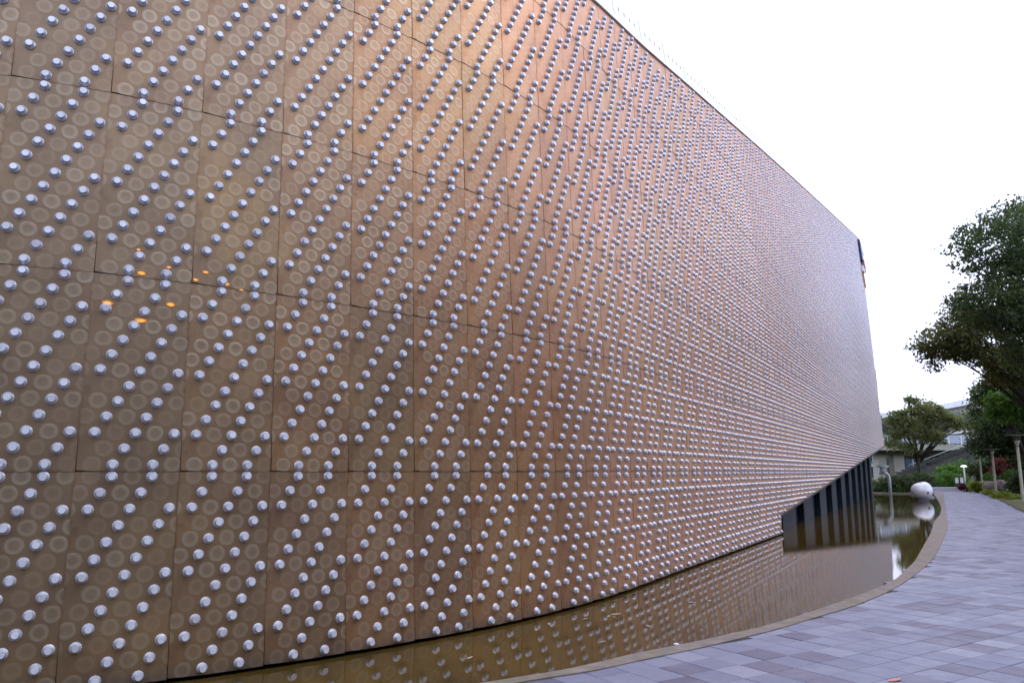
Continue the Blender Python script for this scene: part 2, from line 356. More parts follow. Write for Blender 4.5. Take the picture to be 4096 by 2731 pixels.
for q in rest:
    n0 = len(FV); z = rnd.uniform(-.0025, .0015)
    if pd[q] < 22:
        FV += [(x+cx[q], y+cy[q], zz+z) for x, y, zz in tv]; FF += [tuple(n0+i for i in f) for f in tf]
    else:
        FV += [(x+cx[q], y+cy[q], zz+z) for x, y, zz in tv[4:]]; FF += [tuple(n0+i-4 for i in f) for f in tf if min(f) >= 4]
far.add(FV, FF); o = far.build('paving', M['paver'], path); tag(o, kind='stuff')

# verge to the right of the path, rising a little; land beyond the path's end
v = []; f = []; off = [0, .12, 1.2, 4, 10, 30]; zz = [.02, .05, .12, .30, .55, .8]
for i, p in enumerate(rt):
    t = rt[min(i+1, len(rt)-1)]-rt[max(i-1, 0)]; t /= np.hypot(*t); nn = np.array([-t[1], t[0]])
    if nn[0] < 0: nn = -nn
    for d, z in zip(off, zz): v.append((p[0]+nn[0]*d, p[1]+nn[1]*d, z))
for i in range(len(rt)-1):
    for k in range(5): f.append((i*6+k, (i+1)*6+k, (i+1)*6+k+1, i*6+k+1))
tag(MB().add(v, f).build('verge', M['verge']), kind='structure')
tag(MB().add([(-120, 57.7, -.02), (31.2, 57.7, -.02), (31.2, 61, .0), (36.2, 61, .0), (90, 78, .6), (400, 400, .6), (-120, 400, .0)], [(0, 1, 2, 3, 4, 5, 6)]).build('lawn', M['verge']), kind='structure')

# ------------------------------------------------------------------ exhibition hall
hall = empty('exhibition_hall', tuple(wall(20, -1)))
tag(hall, 'long curved hall clad in coppery panels covered with silver studs beside the pool', 'building')
HO = np.array(hall.location)
def hl(P): return np.asarray(P, float)-HO
def hobj(name, me, mat, parent=None): return link(name, me, parent or hall, mat)
# core behind the sheets
m = MB(); S_ = np.concatenate([np.arange(-6, 23.4, .7), [23.39, 23.41], np.arange(24, 88.4, .9), [88.4]]); v = []; f = []; KR = 5
for s in S_:
    kbm, kt = float(k_bot(s)), float(k_top(s))
    for i in range(KR):
        k = kbm+.02+(kt-kbm-.02)*i/(KR-1); v.append(wall(min(s, float(s_end(k))), k, -.05))
    for i in range(KR):
        k = kbm+.02+(kt-kbm-.02)*i/(KR-1); v.append(wall(min(s, float(s_end(k))), k, -.05)+np.array([-9.5, 6.0, 0]))
q = 2*KR
for a in range(len(S_)-1):
    for i in range(KR-1):
        f.append((a*q+i, (a+1)*q+i, (a+1)*q+i+1, a*q+i+1)); f.append((a*q+KR+i, a*q+KR+i+1, (a+1)*q+KR+i+1, (a+1)*q+KR+i))
    f.append((a*q+KR-1, (a+1)*q+KR-1, (a+1)*q+q-1, a*q+q-1)); f.append((a*q, a*q+KR, (a+1)*q+KR, (a+1)*q))
for a in (0, len(S_)-1):
    for i in range(KR-1): f.append((a*q+i, a*q+i+1, a*q+KR+i+1, a*q+KR+i))
m.add(hl(v), f); hobj('wall_core', m.mesh('wall_core'), M['core'])
# panels
NU, NV = 3, 4
def panel_geo(j, k):
    e = .0004; us = np.linspace(0, 1, NU+1); P = np.zeros((NV+1, NU+1, 3)); UV = np.zeros((NV+1, NU+1, 2))
    for b, u in enumerate(us):
        s = j+e+(1-2*e)*u
        lo = max(k, float(k_bot(s))); hi = float(k_top(s)) if float(k_top(j+.5))-(k+1) < .15 else k+1.
        if hi-lo < .03: hi = lo+.0
        for a in range(NV+1):
            vv = a/NV; kk = lo+.0003+(hi-lo-.0008)*vv; s2 = min(s, float(s_end(kk)))
            uu = u
            if a == 0 and b == 0 and hi-lo > .5: s2 += .008; kk += .006      # worn lower corner
            P[a, b] = wall(s2, kk, proud(uu, kk-k, j, k)); UV[a, b] = (s2, kk)
    return P, UV
def panel_mesh(cells):
    V = []; F = []; T = []
    for P, UV in cells:
        n0 = len(V); nu = NU+1; V += list(P.reshape(-1, 3)); T += list(UV.reshape(-1, 2))
        for a in range(NV):
            for b in range(NU): F.append((n0+a*nu+b, n0+a*nu+b+1, n0+(a+1)*nu+b+1, n0+(a+1)*nu+b))
        ring = [(0, b) for b in range(nu)]+[(a, NU) for a in range(1, NV+1)]+[(NV, b) for b in range(NU-1, -1, -1)]+[(a, 0) for a in range(NV-1, 0, -1)]
        nn = np.cross(P[0, NU]-P[0, 0], P[NV, 0]-P[0, 0]); nn /= np.linalg.norm(nn)+1e-9
        r0 = len(V)
        for a, b in ring: V.append(P[a, b]-nn*.045); T.append(UV[a, b])
        L = len(ring)
        for i in range(L):
            a, b = ring[i]; a2, b2 = ring[(i+1) % L]; F.append((n0+a*nu+b, r0+i, r0+(i+1) % L, n0+a2*nu+b2))
    me = bpy.data.meshes.new('wall_panel'); V = hl(V); me.from_pydata([tuple(p) for p in V], [], F)
    uv = me.uv_layers.new(name='UVMap'); T = np.array(T)
    li = np.empty(len(me.loops), int); me.loops.foreach_get('vertex_index', li); uv.data.foreach_set('uv', T[li].astype(np.float32).ravel()); me.update(); return me
PJ = []
for j in range(-6, 89):
    for k in range(-1, 13):
        if k+1 <= float(k_bot(j+.5))+.04 or k >= float(k_top(j+.5))-.15 or j >= float(s_end(k+.5))-.05: continue
        c = wall(j+.5, k+.5); u, v_, d = project(c)
        w_ = np.hypot(*(np.array(project(wall(j+1, k+.5))[:2])-np.array(project(wall(j, k+.5))[:2])))
        h_ = abs(project(wall(j+.5, k+1))[1]-v_)*2
        vis = (u > -w_) and (u < 4096+w_) and (v_ > -h_) and (v_ < 2731+h_)
        PJ.append((float(w_*h_) if vis and d > .5 else 0., j, k))
PJ.sort(reverse=True)
near = {}
for a, j, k in PJ[:300]:
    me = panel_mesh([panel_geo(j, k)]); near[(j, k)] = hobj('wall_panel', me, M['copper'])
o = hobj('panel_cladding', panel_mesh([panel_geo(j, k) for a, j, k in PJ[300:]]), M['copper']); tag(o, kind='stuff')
# studs
def stud_prof(lod):
    if lod == 0: return 12, [(.044, 0), (.044, .008), (.037, .016), (.026, .040)]
    if lod == 1: return 8, [(.044, 0), (.041, .012), (.026, .040)]
    return 6, [(.043, 0), (.028, .040)]
def stud_geo(lod):
    n, pr = stud_prof(lod); m = MB(); v = []; f = []
    for r, z in pr:
        for i in range(n):
            a = 2*math.pi*(i+.5)/n; v.append((r*math.cos(a), r*math.sin(a), z))
    for q in range(len(pr)-1):
        for i in range(n): f.append((q*n+i, q*n+(i+1) % n, (q+1)*n+(i+1) % n, (q+1)*n+i))
    f.append(tuple(range((len(pr)-1)*n, len(pr)*n))); return np.array(v), f
ST = []
for a, j, k in PJ:
    for r in range(13):
        v0 = .0332+.0784*r; kk = k+v0
        for u0 in [.34+.0965*(r % 4)+.386*q for q in (-2, -1, 0, 1, 2)]:
            if u0 < .10 or u0 > .935: continue
            s = j+u0
            if kk < k_bot(s)+.02 or kk > k_top(s)-.03 or s > s_end(kk)-.08: continue
            ST.append((j, k, s, kk, u0, v0))
SA = np.array([(s, kk) for _, _, s, kk, _, _ in ST]); pu, pv, pd = project(wall(SA[:, 0], SA[:, 1]))
vis = (pu > -20) & (pu < 4116) & (pv > -20) & (pv < 2751); rank = np.argsort(np.where(vis, pd, 1e6))
sm = MB(); sv, sf = stud_geo(0); sm.add(sv, sf); sme = sm.mesh('stud'); sme.materials.append(M['stud']); sme.materials.append(M['stud_shade'])
wm_ = {0: [1]*36+[0], 1: [1]*16+[0], 2: [1]*6+[0]}; sme.polygons.foreach_set('material_index', wm_[0])
from mathutils import Matrix
done = set(); cnt = 0
for i in rank:
    j, k, s, kk, u0, v0 = ST[i]
    if (j, k) not in near: continue
    t, up, nn = frame(s, kk); P = hl(wall(s, kk, proud(u0, v0, j, k)-.002))
    o = bpy.data.objects.new('stud', sme); col.objects.link(o); o.parent = near[(j, k)]
    t = t+nn*rnd.gauss(0, .03); t /= np.linalg.norm(t); up = up+nn*rnd.gauss(0, .03); up -= t*(up@t); up /= np.linalg.norm(up); nn = np.cross(t, up)
    a = rnd.uniform(0, 1.05); t2 = t*math.cos(a)+up*math.sin(a); u2 = np.cross(nn, t2)
    o.matrix_local = Matrix(((t2[0], u2[0], nn[0], P[0]), (t2[1], u2[1], nn[1], P[1]), (t2[2], u2[2], nn[2], P[2]), (0, 0, 0, 1)))
    done.add(int(i)); cnt += 1
    if cnt == 300: break
VV = []; FF = []; MI = []; n0 = 0
G = {l: stud_geo(l) for l in (0, 1, 2)}
for i, (j, k, s, kk, u0, v0) in enumerate(ST):
    if i in done: continue
    lod = 0 if pd[i] < 9 else (1 if pd[i] < 22 else 2)
    gv, gf = G[lod]; t, up, nn = frame(s, kk); P = hl(wall(s, kk, proud(u0, v0, j, k)-.002))
    VV.append(gv @ np.stack([t, up, nn]) + P); FF += [tuple(n0+q for q in f_) for f_ in gf]; n0 += len(gv); MI += wm_[lod]
VV = np.concatenate(VV); me = bpy.data.meshes.new('stud_field'); me.from_pydata(VV.tolist(), [], FF); me.update()
me.materials.append(M['stud']); me.materials.append(M['stud_shade']); me.polygons.foreach_set('material_index', MI); o = hobj('stud_field', me, None); tag(o, kind='stuff')
# emissive patches: glow of lamps behind the sheet, put onto its surface
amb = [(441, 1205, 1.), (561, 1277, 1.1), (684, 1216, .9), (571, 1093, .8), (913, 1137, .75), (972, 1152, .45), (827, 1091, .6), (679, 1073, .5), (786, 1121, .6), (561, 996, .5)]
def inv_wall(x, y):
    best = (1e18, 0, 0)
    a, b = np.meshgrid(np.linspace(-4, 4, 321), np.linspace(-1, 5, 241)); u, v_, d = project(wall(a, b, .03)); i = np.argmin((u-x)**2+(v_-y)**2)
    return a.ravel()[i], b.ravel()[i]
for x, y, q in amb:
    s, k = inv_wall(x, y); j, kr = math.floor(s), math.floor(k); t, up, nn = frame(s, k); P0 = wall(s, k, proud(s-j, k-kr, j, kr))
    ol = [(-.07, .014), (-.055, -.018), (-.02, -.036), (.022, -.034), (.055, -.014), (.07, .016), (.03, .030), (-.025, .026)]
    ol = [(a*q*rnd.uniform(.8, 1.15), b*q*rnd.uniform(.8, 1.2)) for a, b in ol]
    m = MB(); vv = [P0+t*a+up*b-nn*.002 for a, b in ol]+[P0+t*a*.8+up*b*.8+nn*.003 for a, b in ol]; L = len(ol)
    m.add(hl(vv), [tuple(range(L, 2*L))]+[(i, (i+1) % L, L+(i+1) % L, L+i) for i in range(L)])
    hobj('amber_glow_patch', m.mesh('amber_glow_patch'), M['amber'], near.get((j, kr)))
# white coping along the roof edge, one piece for two sheets
for j in range(-6, 88, 2):
    cells = []; e = .006; j1 = min(j+2, 88.6)
    V = []
    for q, s in enumerate(np.linspace(j+e, j1-e, 4)):
        kt = float(k_top(s)); V += [wall(s, kt+.012, .05), wall(s, kt+.07, .035), wall(s, kt+.34, .0), wall(s, kt+.34, -.60), wall(s, kt+.012, -.2)]
    F = [(a*5+b, (a+1)*5+b, (a+1)*5+(b+1) % 5, a*5+(b+1) % 5) for a in range(3) for b in range(5)]+[(0, 1, 2, 3, 4), (19, 18, 17, 16, 15)]
    cp = hobj('coping_panel', MB().add(hl(V), F).mesh('coping_panel'), M['coping'])
    if j < 50:
        s = float(j); kt = float(k_top(s)); t, up, nn = frame(s, kt); pt_ = [wall(s, kt+.07, .030), wall(s, kt+.338, -.004)]
        vv = [p_+t*x+nn*z for z in (0, .007) for p_, x in ((pt_[0], -.006), (pt_[0], .006), (pt_[1], .006), (pt_[1], -.006))]
        hobj('joint_strip', MB().add(hl(vv), [(3, 2, 1, 0), (4, 5, 6, 7), (0, 1, 5, 4), (1, 2, 6, 5), (2, 3, 7, 6), (3, 0, 4, 7)]).mesh('joint_strip'), M['slot'], cp)
    if 2 < j < 34:
        for q in range(4):
            s = j+.4+q*.4; kt = float(k_top(s)); t, up, nn = frame(s, kt)
            a, b = wall(s, kt+.18, .0215), wall(s, kt+.225, .0155)
            dd = (b-a); L = np.linalg.norm(dd); dd /= L; pn = np.cross(t, dd)
            vv = [a+t*x+dd*y+pn*z for z in (-.004, .004) for x, y in ((-.012, 0), (.012, 0), (.012, L), (-.012, L))]
            hobj('slot', MB().add(hl(vv), [(0, 1, 2, 3)[::-1], (4, 5, 6, 7), (0, 1, 5, 4), (1, 2, 6, 5), (2, 3, 7, 6), (3, 0, 4, 7)]).mesh('slot'), M['slot'], cp)
# dark base wall under the raised end
def strip_box(s0, s1, o0, o1, kt0, kt1, n=6):
    V = []
    for s in np.linspace(s0, s1, n):
        a = (s-s0)/(s1-s0+1e-9); kt = kt0+(kt1-kt0)*a
        p0, p1 = wall(s, -.9, o0), wall(s, -.9, o1)
        zt = EYE+H*kt
        V += [(p0[0], p0[1], -.41), (p0[0], p0[1], zt), (p1[0], p1[1], zt), (p1[0], p1[1], -.41)]
    F = [(a*4+b, (a+1)*4+b, (a+1)*4+(b+1) % 4, a*4+(b+1) % 4) for a in range(n-1) for b in range(4)]+[(0, 1, 2, 3), ((n-1)*4+3, (n-1)*4+2, (n-1)*4+1, (n-1)*4)]
    return MB().add(hl(V), F)
kb_ = lambda s: float(-.707+.0322*(s-23.4))
base = hobj('base_wall', strip_box(23.5, 72.5, -.62, -3., kb_(23.5)+.05, kb_(72.5)+.05, 20).mesh('base_wall'), M['base_dark'])
for s0, s1 in ((26.9, 29.4), (32.1, 34.6), (37.3, 39.6), (42.1, 44.2), (46.8, 48.9), (51.2, 53.0), (55.5, 57.2), (59.8, 61.5), (64, 65.7), (68.2, 69.9)):
    hobj('pilaster', strip_box(s0, s1, -.42, -.615, kb_(s0)+.04, kb_(s1)+.04, 2).mesh('pilaster'), M['base_rib'], base)
# underside of the raised end: a folded dark edge strip
V = []
for s in np.linspace(23.45, 82.2, 30):
    k = kb_(s); V += [wall(s, k-.03, .03), wall(s, k+.0, .03), wall(s, k+.015, -.5), wall(s, k-.03, -.5)]
MB_ = MB().add(hl(V), [(a*4+b, (a+1)*4+b, (a+1)*4+(b+1) % 4, a*4+(b+1) % 4) for a in range(29) for b in range(4)]+[(0, 1, 2, 3), (119, 118, 117, 116)])
hobj('edge_trim', MB_.mesh('edge_trim'), M['base_dark'])

# sign boards at the far end, seen nearly edge-on
sg = empty('wall_sign', tuple(wall(87.3, 10.8, .1))); tag(sg, 'tall narrow sign with navy, white, red and orange bands at far end of studded wall', 'sign')
SO = np.array(sg.location)
def board(name, mat, s0, s1, k0, k1, o0, o1, skew=0.):
    V = [wall(s, k, o)-SO for o in (o0, o1) for s, k in ((s0-skew, k0), (s1-skew, k0), (s1, k1), (s0, k1))]
    link(name, MB().add(V, [(3, 2, 1, 0), (4, 5, 6, 7), (0, 1, 5, 4), (1, 2, 6, 5), (2, 3, 7, 6), (3, 0, 4, 7)]).mesh(name), sg, M[mat])
board('navy_band', 'sign_navy', 84.9, 86.2, 10.75, 11.85, .06, .22)
board('white_board', 'sign_white', 86.2, 88.1, 10.4, 11.8, .06, .24)
board('blue_mark', 'sign_blue', 86.7, 87.7, 11.25, 11.4, .24, .27)
board('blue_mark', 'sign_blue', 86.6, 87.4, 10.85, 10.98, .24, .27)
board('red_mark', 'sign_red', 85.2, 87.0, 10.45, 10.72, .24, .30)
board('white_board', 'sign_white', 84.6, 86.0, 10.1, 10.42, .06, .22)
board('orange_letter_strip', 'sign_orange', 85.0, 85.5, 9.45, 10.08, .06, .14, -.8)
board('orange_letter_strip', 'sign_orange', 85.9, 86.3, 9.45, 10.08, .06, .14, -.8)

# ------------------------------------------------------------------ pool objects
def blob(rx, ry, rz, nu=24, nv=14, bumps=(), seed=0):
    V = []; F = []
    for a in range(nv+1):
        th = math.pi*a/nv
        for b in range(nu):
            ph = 2*math.pi*b/nu; d = np.array([math.sin(th)*math.cos(ph), math.sin(th)*math.sin(ph), math.cos(th)])
            r = 1.
            for bd, wd, am in bumps: r += am*math.exp(-np.sum((d-np.array(bd))**2)/wd)
            V.append((d[0]*rx*r, d[1]*ry*r, d[2]*rz*r))
    for a in range(nv):
        for b in range(nu): F.append((a*nu+b, (a+1)*nu+b, (a+1)*nu+(b+1) % nu, a*nu+(b+1) % nu))
    return V, F
c = at(3690, 1992, 45.5)
sp = empty('pebble_sculpture', (c[0], 45.5, -.10)); tag(sp, 'white two-lobed pebble sculpture resting in the pool by the kerb', 'sculpture')
V, F = blob(.54, .54, .46, 40, 24, [((.42, -.1, .9), .55, .24), ((-.85, 0, .45), .45, .16), ((-.22, -.1, .98), .06, -.13)])
MB().add([(x, y, z+.50) for x, y, z in V], F, True).build('body', M['sculpt'], sp)
MB().lathe([(.40, -.25), (.34, .0), (.36, .15)], 20).build('plinth', M['slot'], sp)
V, F = blob(.07, .05, .07, 10, 8); MB().add([(x+.06, y-.53, z+.44) for x, y, z in V], F, True).build('dark_vent', M['slot'], sp)
c = at(3562, 1975, 53.5)
pp = empty('water_pipe', (c[0], 53.5, -.12)); tag(pp, 'white bent pipe with round flange rising from the pool beyond the wall', 'pipe')
arc = [(0, 0, -.2), (0, 0, 1.15), (-.04, 0, 1.38), (-.16, 0, 1.52), (-.36, 0, 1.56), (-.62, 0, 1.56)]
MB().tube(arc, .10, 12).build('pipe_body', M['pipe'], pp)
MB().tube([(-.42, 0, 1.56), (-.42, 0, 1.95)], .17, 12).build('riser', M['pipe'], pp)
MB().tube([(-.42, 0, 1.95), (-.42, 0, 2.06)], .40, 16, False).build('flange', M['pipe'], pp)
for i, (x, y, ang, q) in enumerate([(2464, 2456, .2, 1.3), (2435, 2464, 1.1, .6), (2342, 2475, .5, .7), (2592, 2503, 2.0, .7), (2765, 2408, .3, .9), (2838, 2402, .8, .8), (2196, 2495, 1.5, .7), (2412, 2566, .4, .6), (1880, 2630, .9, .7), (3052, 2228, .2, .8)]):
    r = ray(x, y); t_ = (-.095-EYE)/r[2]; px, py = r[0]*t_, r[1]*t_
    L = .055*q; ol = [(-L, 0, 0), (-L*.4, L*.34, .004), (L*.4, L*.32, .006), (L, 0, .010), (L*.4, -L*.3, .006), (-L*.4, -L*.34, .003)]
    m = MB().add(ol+[(a, b, z-.003) for a, b, z in ol], [(0, 1, 2, 3, 4, 5)[::-1], (6, 7, 8, 9, 10, 11)]+[(k, (k+1) % 6, 6+(k+1) % 6, 6+k) for k in range(6)])
    o = m.build('fallen_leaf', simple('dry_leaf', (.34, .27, .20), .7) if i == 0 else bpy.data.materials['dry_leaf']); o.location = (px, py, -.094); o.rotation_euler = (0, 0, ang)
    tag(o, 'largest pale fallen leaf floating on the pool in front of the wall' if i == 0 else 'tiny pale fallen leaf floating on the brown pool water', 'leaf', 'fallen leaves on the pool')
r = ray(3580, 2722); t_ = -EYE/r[2]
o = link('fallen_leaf', bpy.data.objects['fallen_leaf'].data.copy()); o.data.materials[0] = M['terracotta']; o.location = (r[0]*t_, r[1]*t_, .006); o.rotation_euler = (0, 0, .4)
tag(o, 'small reddish leaf lying on the grey paving at the bottom edge', 'leaf')
r = ray(2716, 2592); t_ = -EYE/r[2]
V, F = blob(.022, .016, .012, 9, 6, [((1, 0, 0), .3, .4), ((-.6, .7, .2), .2, .5)])
o = MB().add(V, F).build('paper_scrap', M['white_paint']); o.location = (r[0]*t_, r[1]*t_+.12, .010); tag(o, 'crumpled white scrap lying on the stone pool kerb', 'litter')
# ------------------------------------------------------------------ trees and shrubs
def leaves(ells, n, size, seed, hollow=.45, clump=.55, per=26, droop=.3):
    """ells: (centre, (rx,ry,rz), weight); leaf-sized folded quads in clumps through the crown's volume"""
    r = np.random.default_rng(seed); wt = np.array([e[2]*e[1][0]*e[1][2] for e in ells]); wt = wt/wt.sum(); V = []; 
    nc = max(1, n//per); pick = r.choice(len(ells), nc, p=wt)
    d = r.normal(size=(nc, 3)); d /= np.linalg.norm(d, axis=1)[:, None]; rad = hollow+(1.04-hollow)*r.random(nc)**.7
    cc = np.array([ells[i][0] for i in pick]); rr = np.array([ells[i][1] for i in pick])
    cen = cc+d*rad[:, None]*rr
    cs = clump*(.5+r.random(nc)); 
    P = np.repeat(cen, per, 0)+r.normal(size=(nc*per, 3))*np.repeat(cs, per)[:, None]*np.array([.5, .5, .34]); N_ = len(P)
    a = r.normal(size=(N_, 3)); a[:, 2] -= droop; a /= np.linalg.norm(a, axis=1)[:, None]
    b = np.cross(a, r.normal(size=(N_, 3))); b /= np.linalg.norm(b, axis=1)[:, None]
    L = (size*(.6+.8*r.random(N_)))[:, None]; n_ = np.cross(a, b)
    v = np.stack([P-a*L*.5, P+b*L*.26+n_*L*.06, P+a*L*.5, P-b*L*.26+n_*L*.06], 1).reshape(-1, 3)
    return v, cen
def leaf_mesh(name, v, loc):
    k = len(v)//4; me = bpy.data.meshes.new(name); me.from_pydata((v-np.array(loc)).tolist(), [], np.arange(4*k).reshape(-1, 4).tolist()); me.update(); return me
def tree(name, label, base, ells, n, size, mat, seed, trunk_r=.22, group=None, cat='tree', clump=.55, limbs=9, hollow=.45, fork=.45):
    base = np.array(base, float); o = empty(name, tuple(base)); tag(o, label, cat, group)
    v, cen = leaves(ells, n, size, seed, hollow, clump)
    r = random.Random(seed); m = MB(); ctr = np.mean([e[0] for e in ells], 0)-base
    top = np.array([ctr[0]*.55, ctr[1]*.55, ctr[2]*fork]); mid = top*.5+np.array([r.uniform(-.2, .2), r.uniform(-.2, .2), 0])
    m.tube([(0, 0, -.3), tuple(mid*.25), tuple(mid), tuple(top)], [trunk_r*1.3, trunk_r, trunk_r*.85, trunk_r*.65], 9)
    m.build('trunk', M['bark'], o)
    step = max(1, len(cen)//limbs); lm = MB()
    for c in cen[::step][:limbs]:
        e = c-base; q = top*.85; md = (q+e)*.5+np.array([r.uniform(-.3, .3), r.uniform(-.3, .3), r.uniform(0, .5)])
        lm.tube([tuple(top*r.uniform(.7, 1)), tuple(md), tuple(e)], [trunk_r*.45, trunk_r*.24, trunk_r*.05], 5)
    lm.build('limbs', M['bark'], o)
    link('crown', leaf_mesh('crown', v, base), o, M[mat]); return o
def ell(x, y, rx, ry, Y, wt=1., ry_=None):
    c = at(x, y, Y); s = Y/FPX; return (c, (rx*s, (ry_ or (rx+ry)/2)*s, ry*s), wt)
Yb = 38
tree('broadleaf_tree', 'tall dark broadleaf tree with dense crown cut by the right edge', (34.5, 41, .2),
     [ell(4010, 990, 195, 150, Yb), ell(4130, 900, 170, 120, Yb+1), ell(3990, 1215, 180, 110, Yb), ell(4130, 1130, 190, 150, Yb+2), ell(4200, 1350, 200, 160, Yb+1), ell(4290, 1000, 200, 210, Yb+2), ell(4080, 1330, 110, 90, Yb)], 42000, .19, 'leaf_dark', 11, .34, clump=.42, limbs=16)
tree('broadleaf_tree', 'thin olive tree with sparse outer sprays reaching left below the dark crown', (38.5, 48, .2),
     [ell(3800, 1370, 130, 80, 46, .8), ell(3900, 1290, 130, 80, 46, 1), ell(3960, 1420, 130, 55, 46, .9), ell(3700, 1400, 55, 55, 46, .35), ell(3740, 1470, 50, 30, 46, .3), ell(4060, 1460, 120, 80, 47, 1), ell(3830, 1190, 50, 40, 46, .5), ell(4070, 1500, 90, 40, 46, .9), ell(4010, 1480, 60, 34, 46, .8), ell(3880, 1400, 80, 40, 46, .6)], 25000, .19, 'leaf_olive', 12, .24, clump=.42, limbs=18, hollow=.2)
tree('broadleaf_tree', 'bright green tree under the dark crown at the right edge', (35.4, 53, .3),
     [ell(4030, 1605, 80, 34, 50), ell(4100, 1640, 80, 50, 50), ell(4000, 1650, 50, 35, 50, .7)], 9000, .20, 'leaf_green', 13, .18, clump=.4)
tree('broadleaf_tree', 'shadowy evergreen tree behind the lamp posts at the right edge', (37.0, 57, .3),
     [ell(4010, 1560, 110, 50, 57), ell(4060, 1720, 130, 75, 56), ell(3960, 1660, 70, 80, 58, .7), ell(4120, 1560, 120, 90, 57), ell(4000, 1790, 120, 40, 57), ell(4110, 1830, 100, 70, 56), ell(3930, 1590, 45, 25, 58, .6), ell(4060, 1490, 90, 50, 52), ell(4000, 1530, 70, 36, 52), ell(4090, 1540, 80, 40, 51), ell(3930, 1760, 50, 40, 58, .8)], 42000, .22, 'leaf_dark', 14, .22, clump=.5)
tree('broadleaf_tree', 'olive green tree in front of the footbridge beyond the pool', (36.2, 71, .1),
     [ell(3610, 1700, 60, 60, 69), ell(3665, 1640, 55, 40, 69), ell(3725, 1655, 50, 45, 70), ell(3690, 1735, 70, 40, 70), ell(3790, 1680, 55, 30, 70, .8), ell(3860, 1700, 55, 26, 70, .7), ell(3570, 1755, 36, 50, 69, .7), ell(3640, 1598, 30, 26, 69, .3), ell(3690, 1590, 22, 22, 70, .2), ell(3600, 1640, 24, 22, 69, .3), ell(3630, 1788, 60, 24, 70, .6), ell(3755, 1750, 40, 22, 70, .5), ell(3890, 1665, 30, 22, 70, .4), ell(3560, 1680, 22, 20, 69, .3)], 12000, .25, 'leaf_pale', 15, .2, clump=.42, limbs=18, hollow=.1)
# unseen trees added outside the picture, opposite the wall, to shade it
for i, (x, y, rr, hh) in enumerate([(16, 4, 4.6, 12), (19.5, 14, 4.4, 12), (14, -6, 5, 12), (7, -14, 5, 13), (-6, -15, 5.2, 13), (-17, -12, 5.4, 12), (26.5, 25, 4.2, 10)]):
    tree('broadleaf_tree', 'unseen dark broadleaf tree added opposite the studded wall to shade it', (x, y, 0),
         [(np.array([x, y, hh*.56]), (rr, rr, hh*.42), 1.), (np.array([x+.8, y-.6, hh*.82]), (rr*.7, rr*.7, hh*.24), 1.)], 9000, .62, 'leaf_dark', 30+i, .28, group='unseen trees added to shade the wall', clump=.8)

# unseen wood added right of and behind the camera to block low sky
r_ = np.random.default_rng(5); ells_ = []
for a_ in np.linspace(R(58), R(262), 26):
    q_ = r_.uniform(30, 38); ells_.append((np.array([q_*math.sin(a_), q_*math.cos(a_), 5.5]), (4.2, 4.2, 7.5), 1.))
v_, c_ = leaves(ells_, 26000, 1.0, 77, .3, 1.6)
v_[:, 2] = np.maximum(v_[:, 2], -.3)
o = link('shade_wood', leaf_mesh('shade_wood', v_, (0, 0, 0)), None, M['leaf_dark']); tag(o, 'unseen dark wood added behind the camera to darken the wall', 'shade_wood', kind='stuff')

def shrub(name, label, ells, n, size, mat, seed, cat='shrub', group=None, zb=0., clump=.3):
    v, cen = leaves(ells, n, size, seed, .3, clump, 22, 0.); c = ells[0][0]; base = np.array([c[0], c[1], zb])
    v[:, 2] = np.maximum(v[:, 2], zb-.05)
    o = empty(name, tuple(base)); tag(o, label, cat, group); link('foliage', leaf_mesh('foliage', v, base), o, M[mat])
    m = MB()
    for q in cen[::max(1, len(cen)//6)][:6]: e = q-base; m.tube([(e[0]*.2, e[1]*.2, -.1), tuple(e*.6), tuple(e)], [.035, .025, .008], 5)
    m.build('stems', M['bark'], o); return o
shrub('hedge', 'dark clipped hedge behind the pool below the stairs', [ell(3600, 1940, 75, 42, 60), ell(3680, 1930, 60, 40, 62), ell(3540, 1945, 60, 36, 61)], 9000, .16, 'leaf_dark', 41, 'hedge')
shrub('hedge', 'sunny green hedge behind the white ledge at the path end', [ell(3775, 1922, 60, 30, 65), ell(3830, 1925, 40, 27, 65), ell(3745, 1925, 30, 22, 64)], 6500, .15, 'leaf_green', 42, 'hedge')
shrub('shrub', 'pale lime shrub low beside the first slim lamp post', [ell(3912, 1950, 24, 14, 58), ell(3900, 1938, 14, 10, 58)], 1600, .14, 'leaf_lime', 43)
shrub('shrub', 'leafy green shrub rising behind the grey boulders', [ell(4015, 1918, 46, 20, 55), ell(3975, 1912, 30, 18, 56), ell(4060, 1905, 40, 24, 54)], 3600, .15, 'leaf_green', 44)
shrub('shrub', 'tall dark shrub thicket behind the middle lamp post', [ell(3960, 1870, 60, 55, 68), ell(3900, 1885, 40, 40, 69), ell(4040, 1850, 60, 60, 66), ell(4100, 1870, 40, 60, 64)], 11000, .19, 'leaf_dark', 45)
shrub('red_leaf_shrub', 'upright red-leaved shrub between the two right lamp posts', [ell(4000, 1858, 13, 28, 53.5), ell(3988, 1885, 14, 14, 53.5)], 420, .20, 'leaf_red', 46, zb=.3)
shrub('shrub', 'dark green shrub at the right edge beside the nearest lamp post', [ell(4095, 1925, 40, 40, 47), ell(4060, 1945, 25, 20, 48)], 3400, .16, 'leaf_dark', 47)
shrub('shrub', 'low mossy ground plants along the right path edge', [ell(4015, 1985, 40, 14, 45), ell(4065, 2000, 40, 14, 42), ell(3965, 1970, 26, 9, 52)], 3600, .11, 'leaf_lime', 48, zb=.05, clump=.22)
shrub('shrub', 'dark reddish plant at the foot of the middle lamp post', [ell(4010, 1985, 15, 8, 48.5)], 500, .14, 'leaf_red', 49, zb=.05, clump=.15)
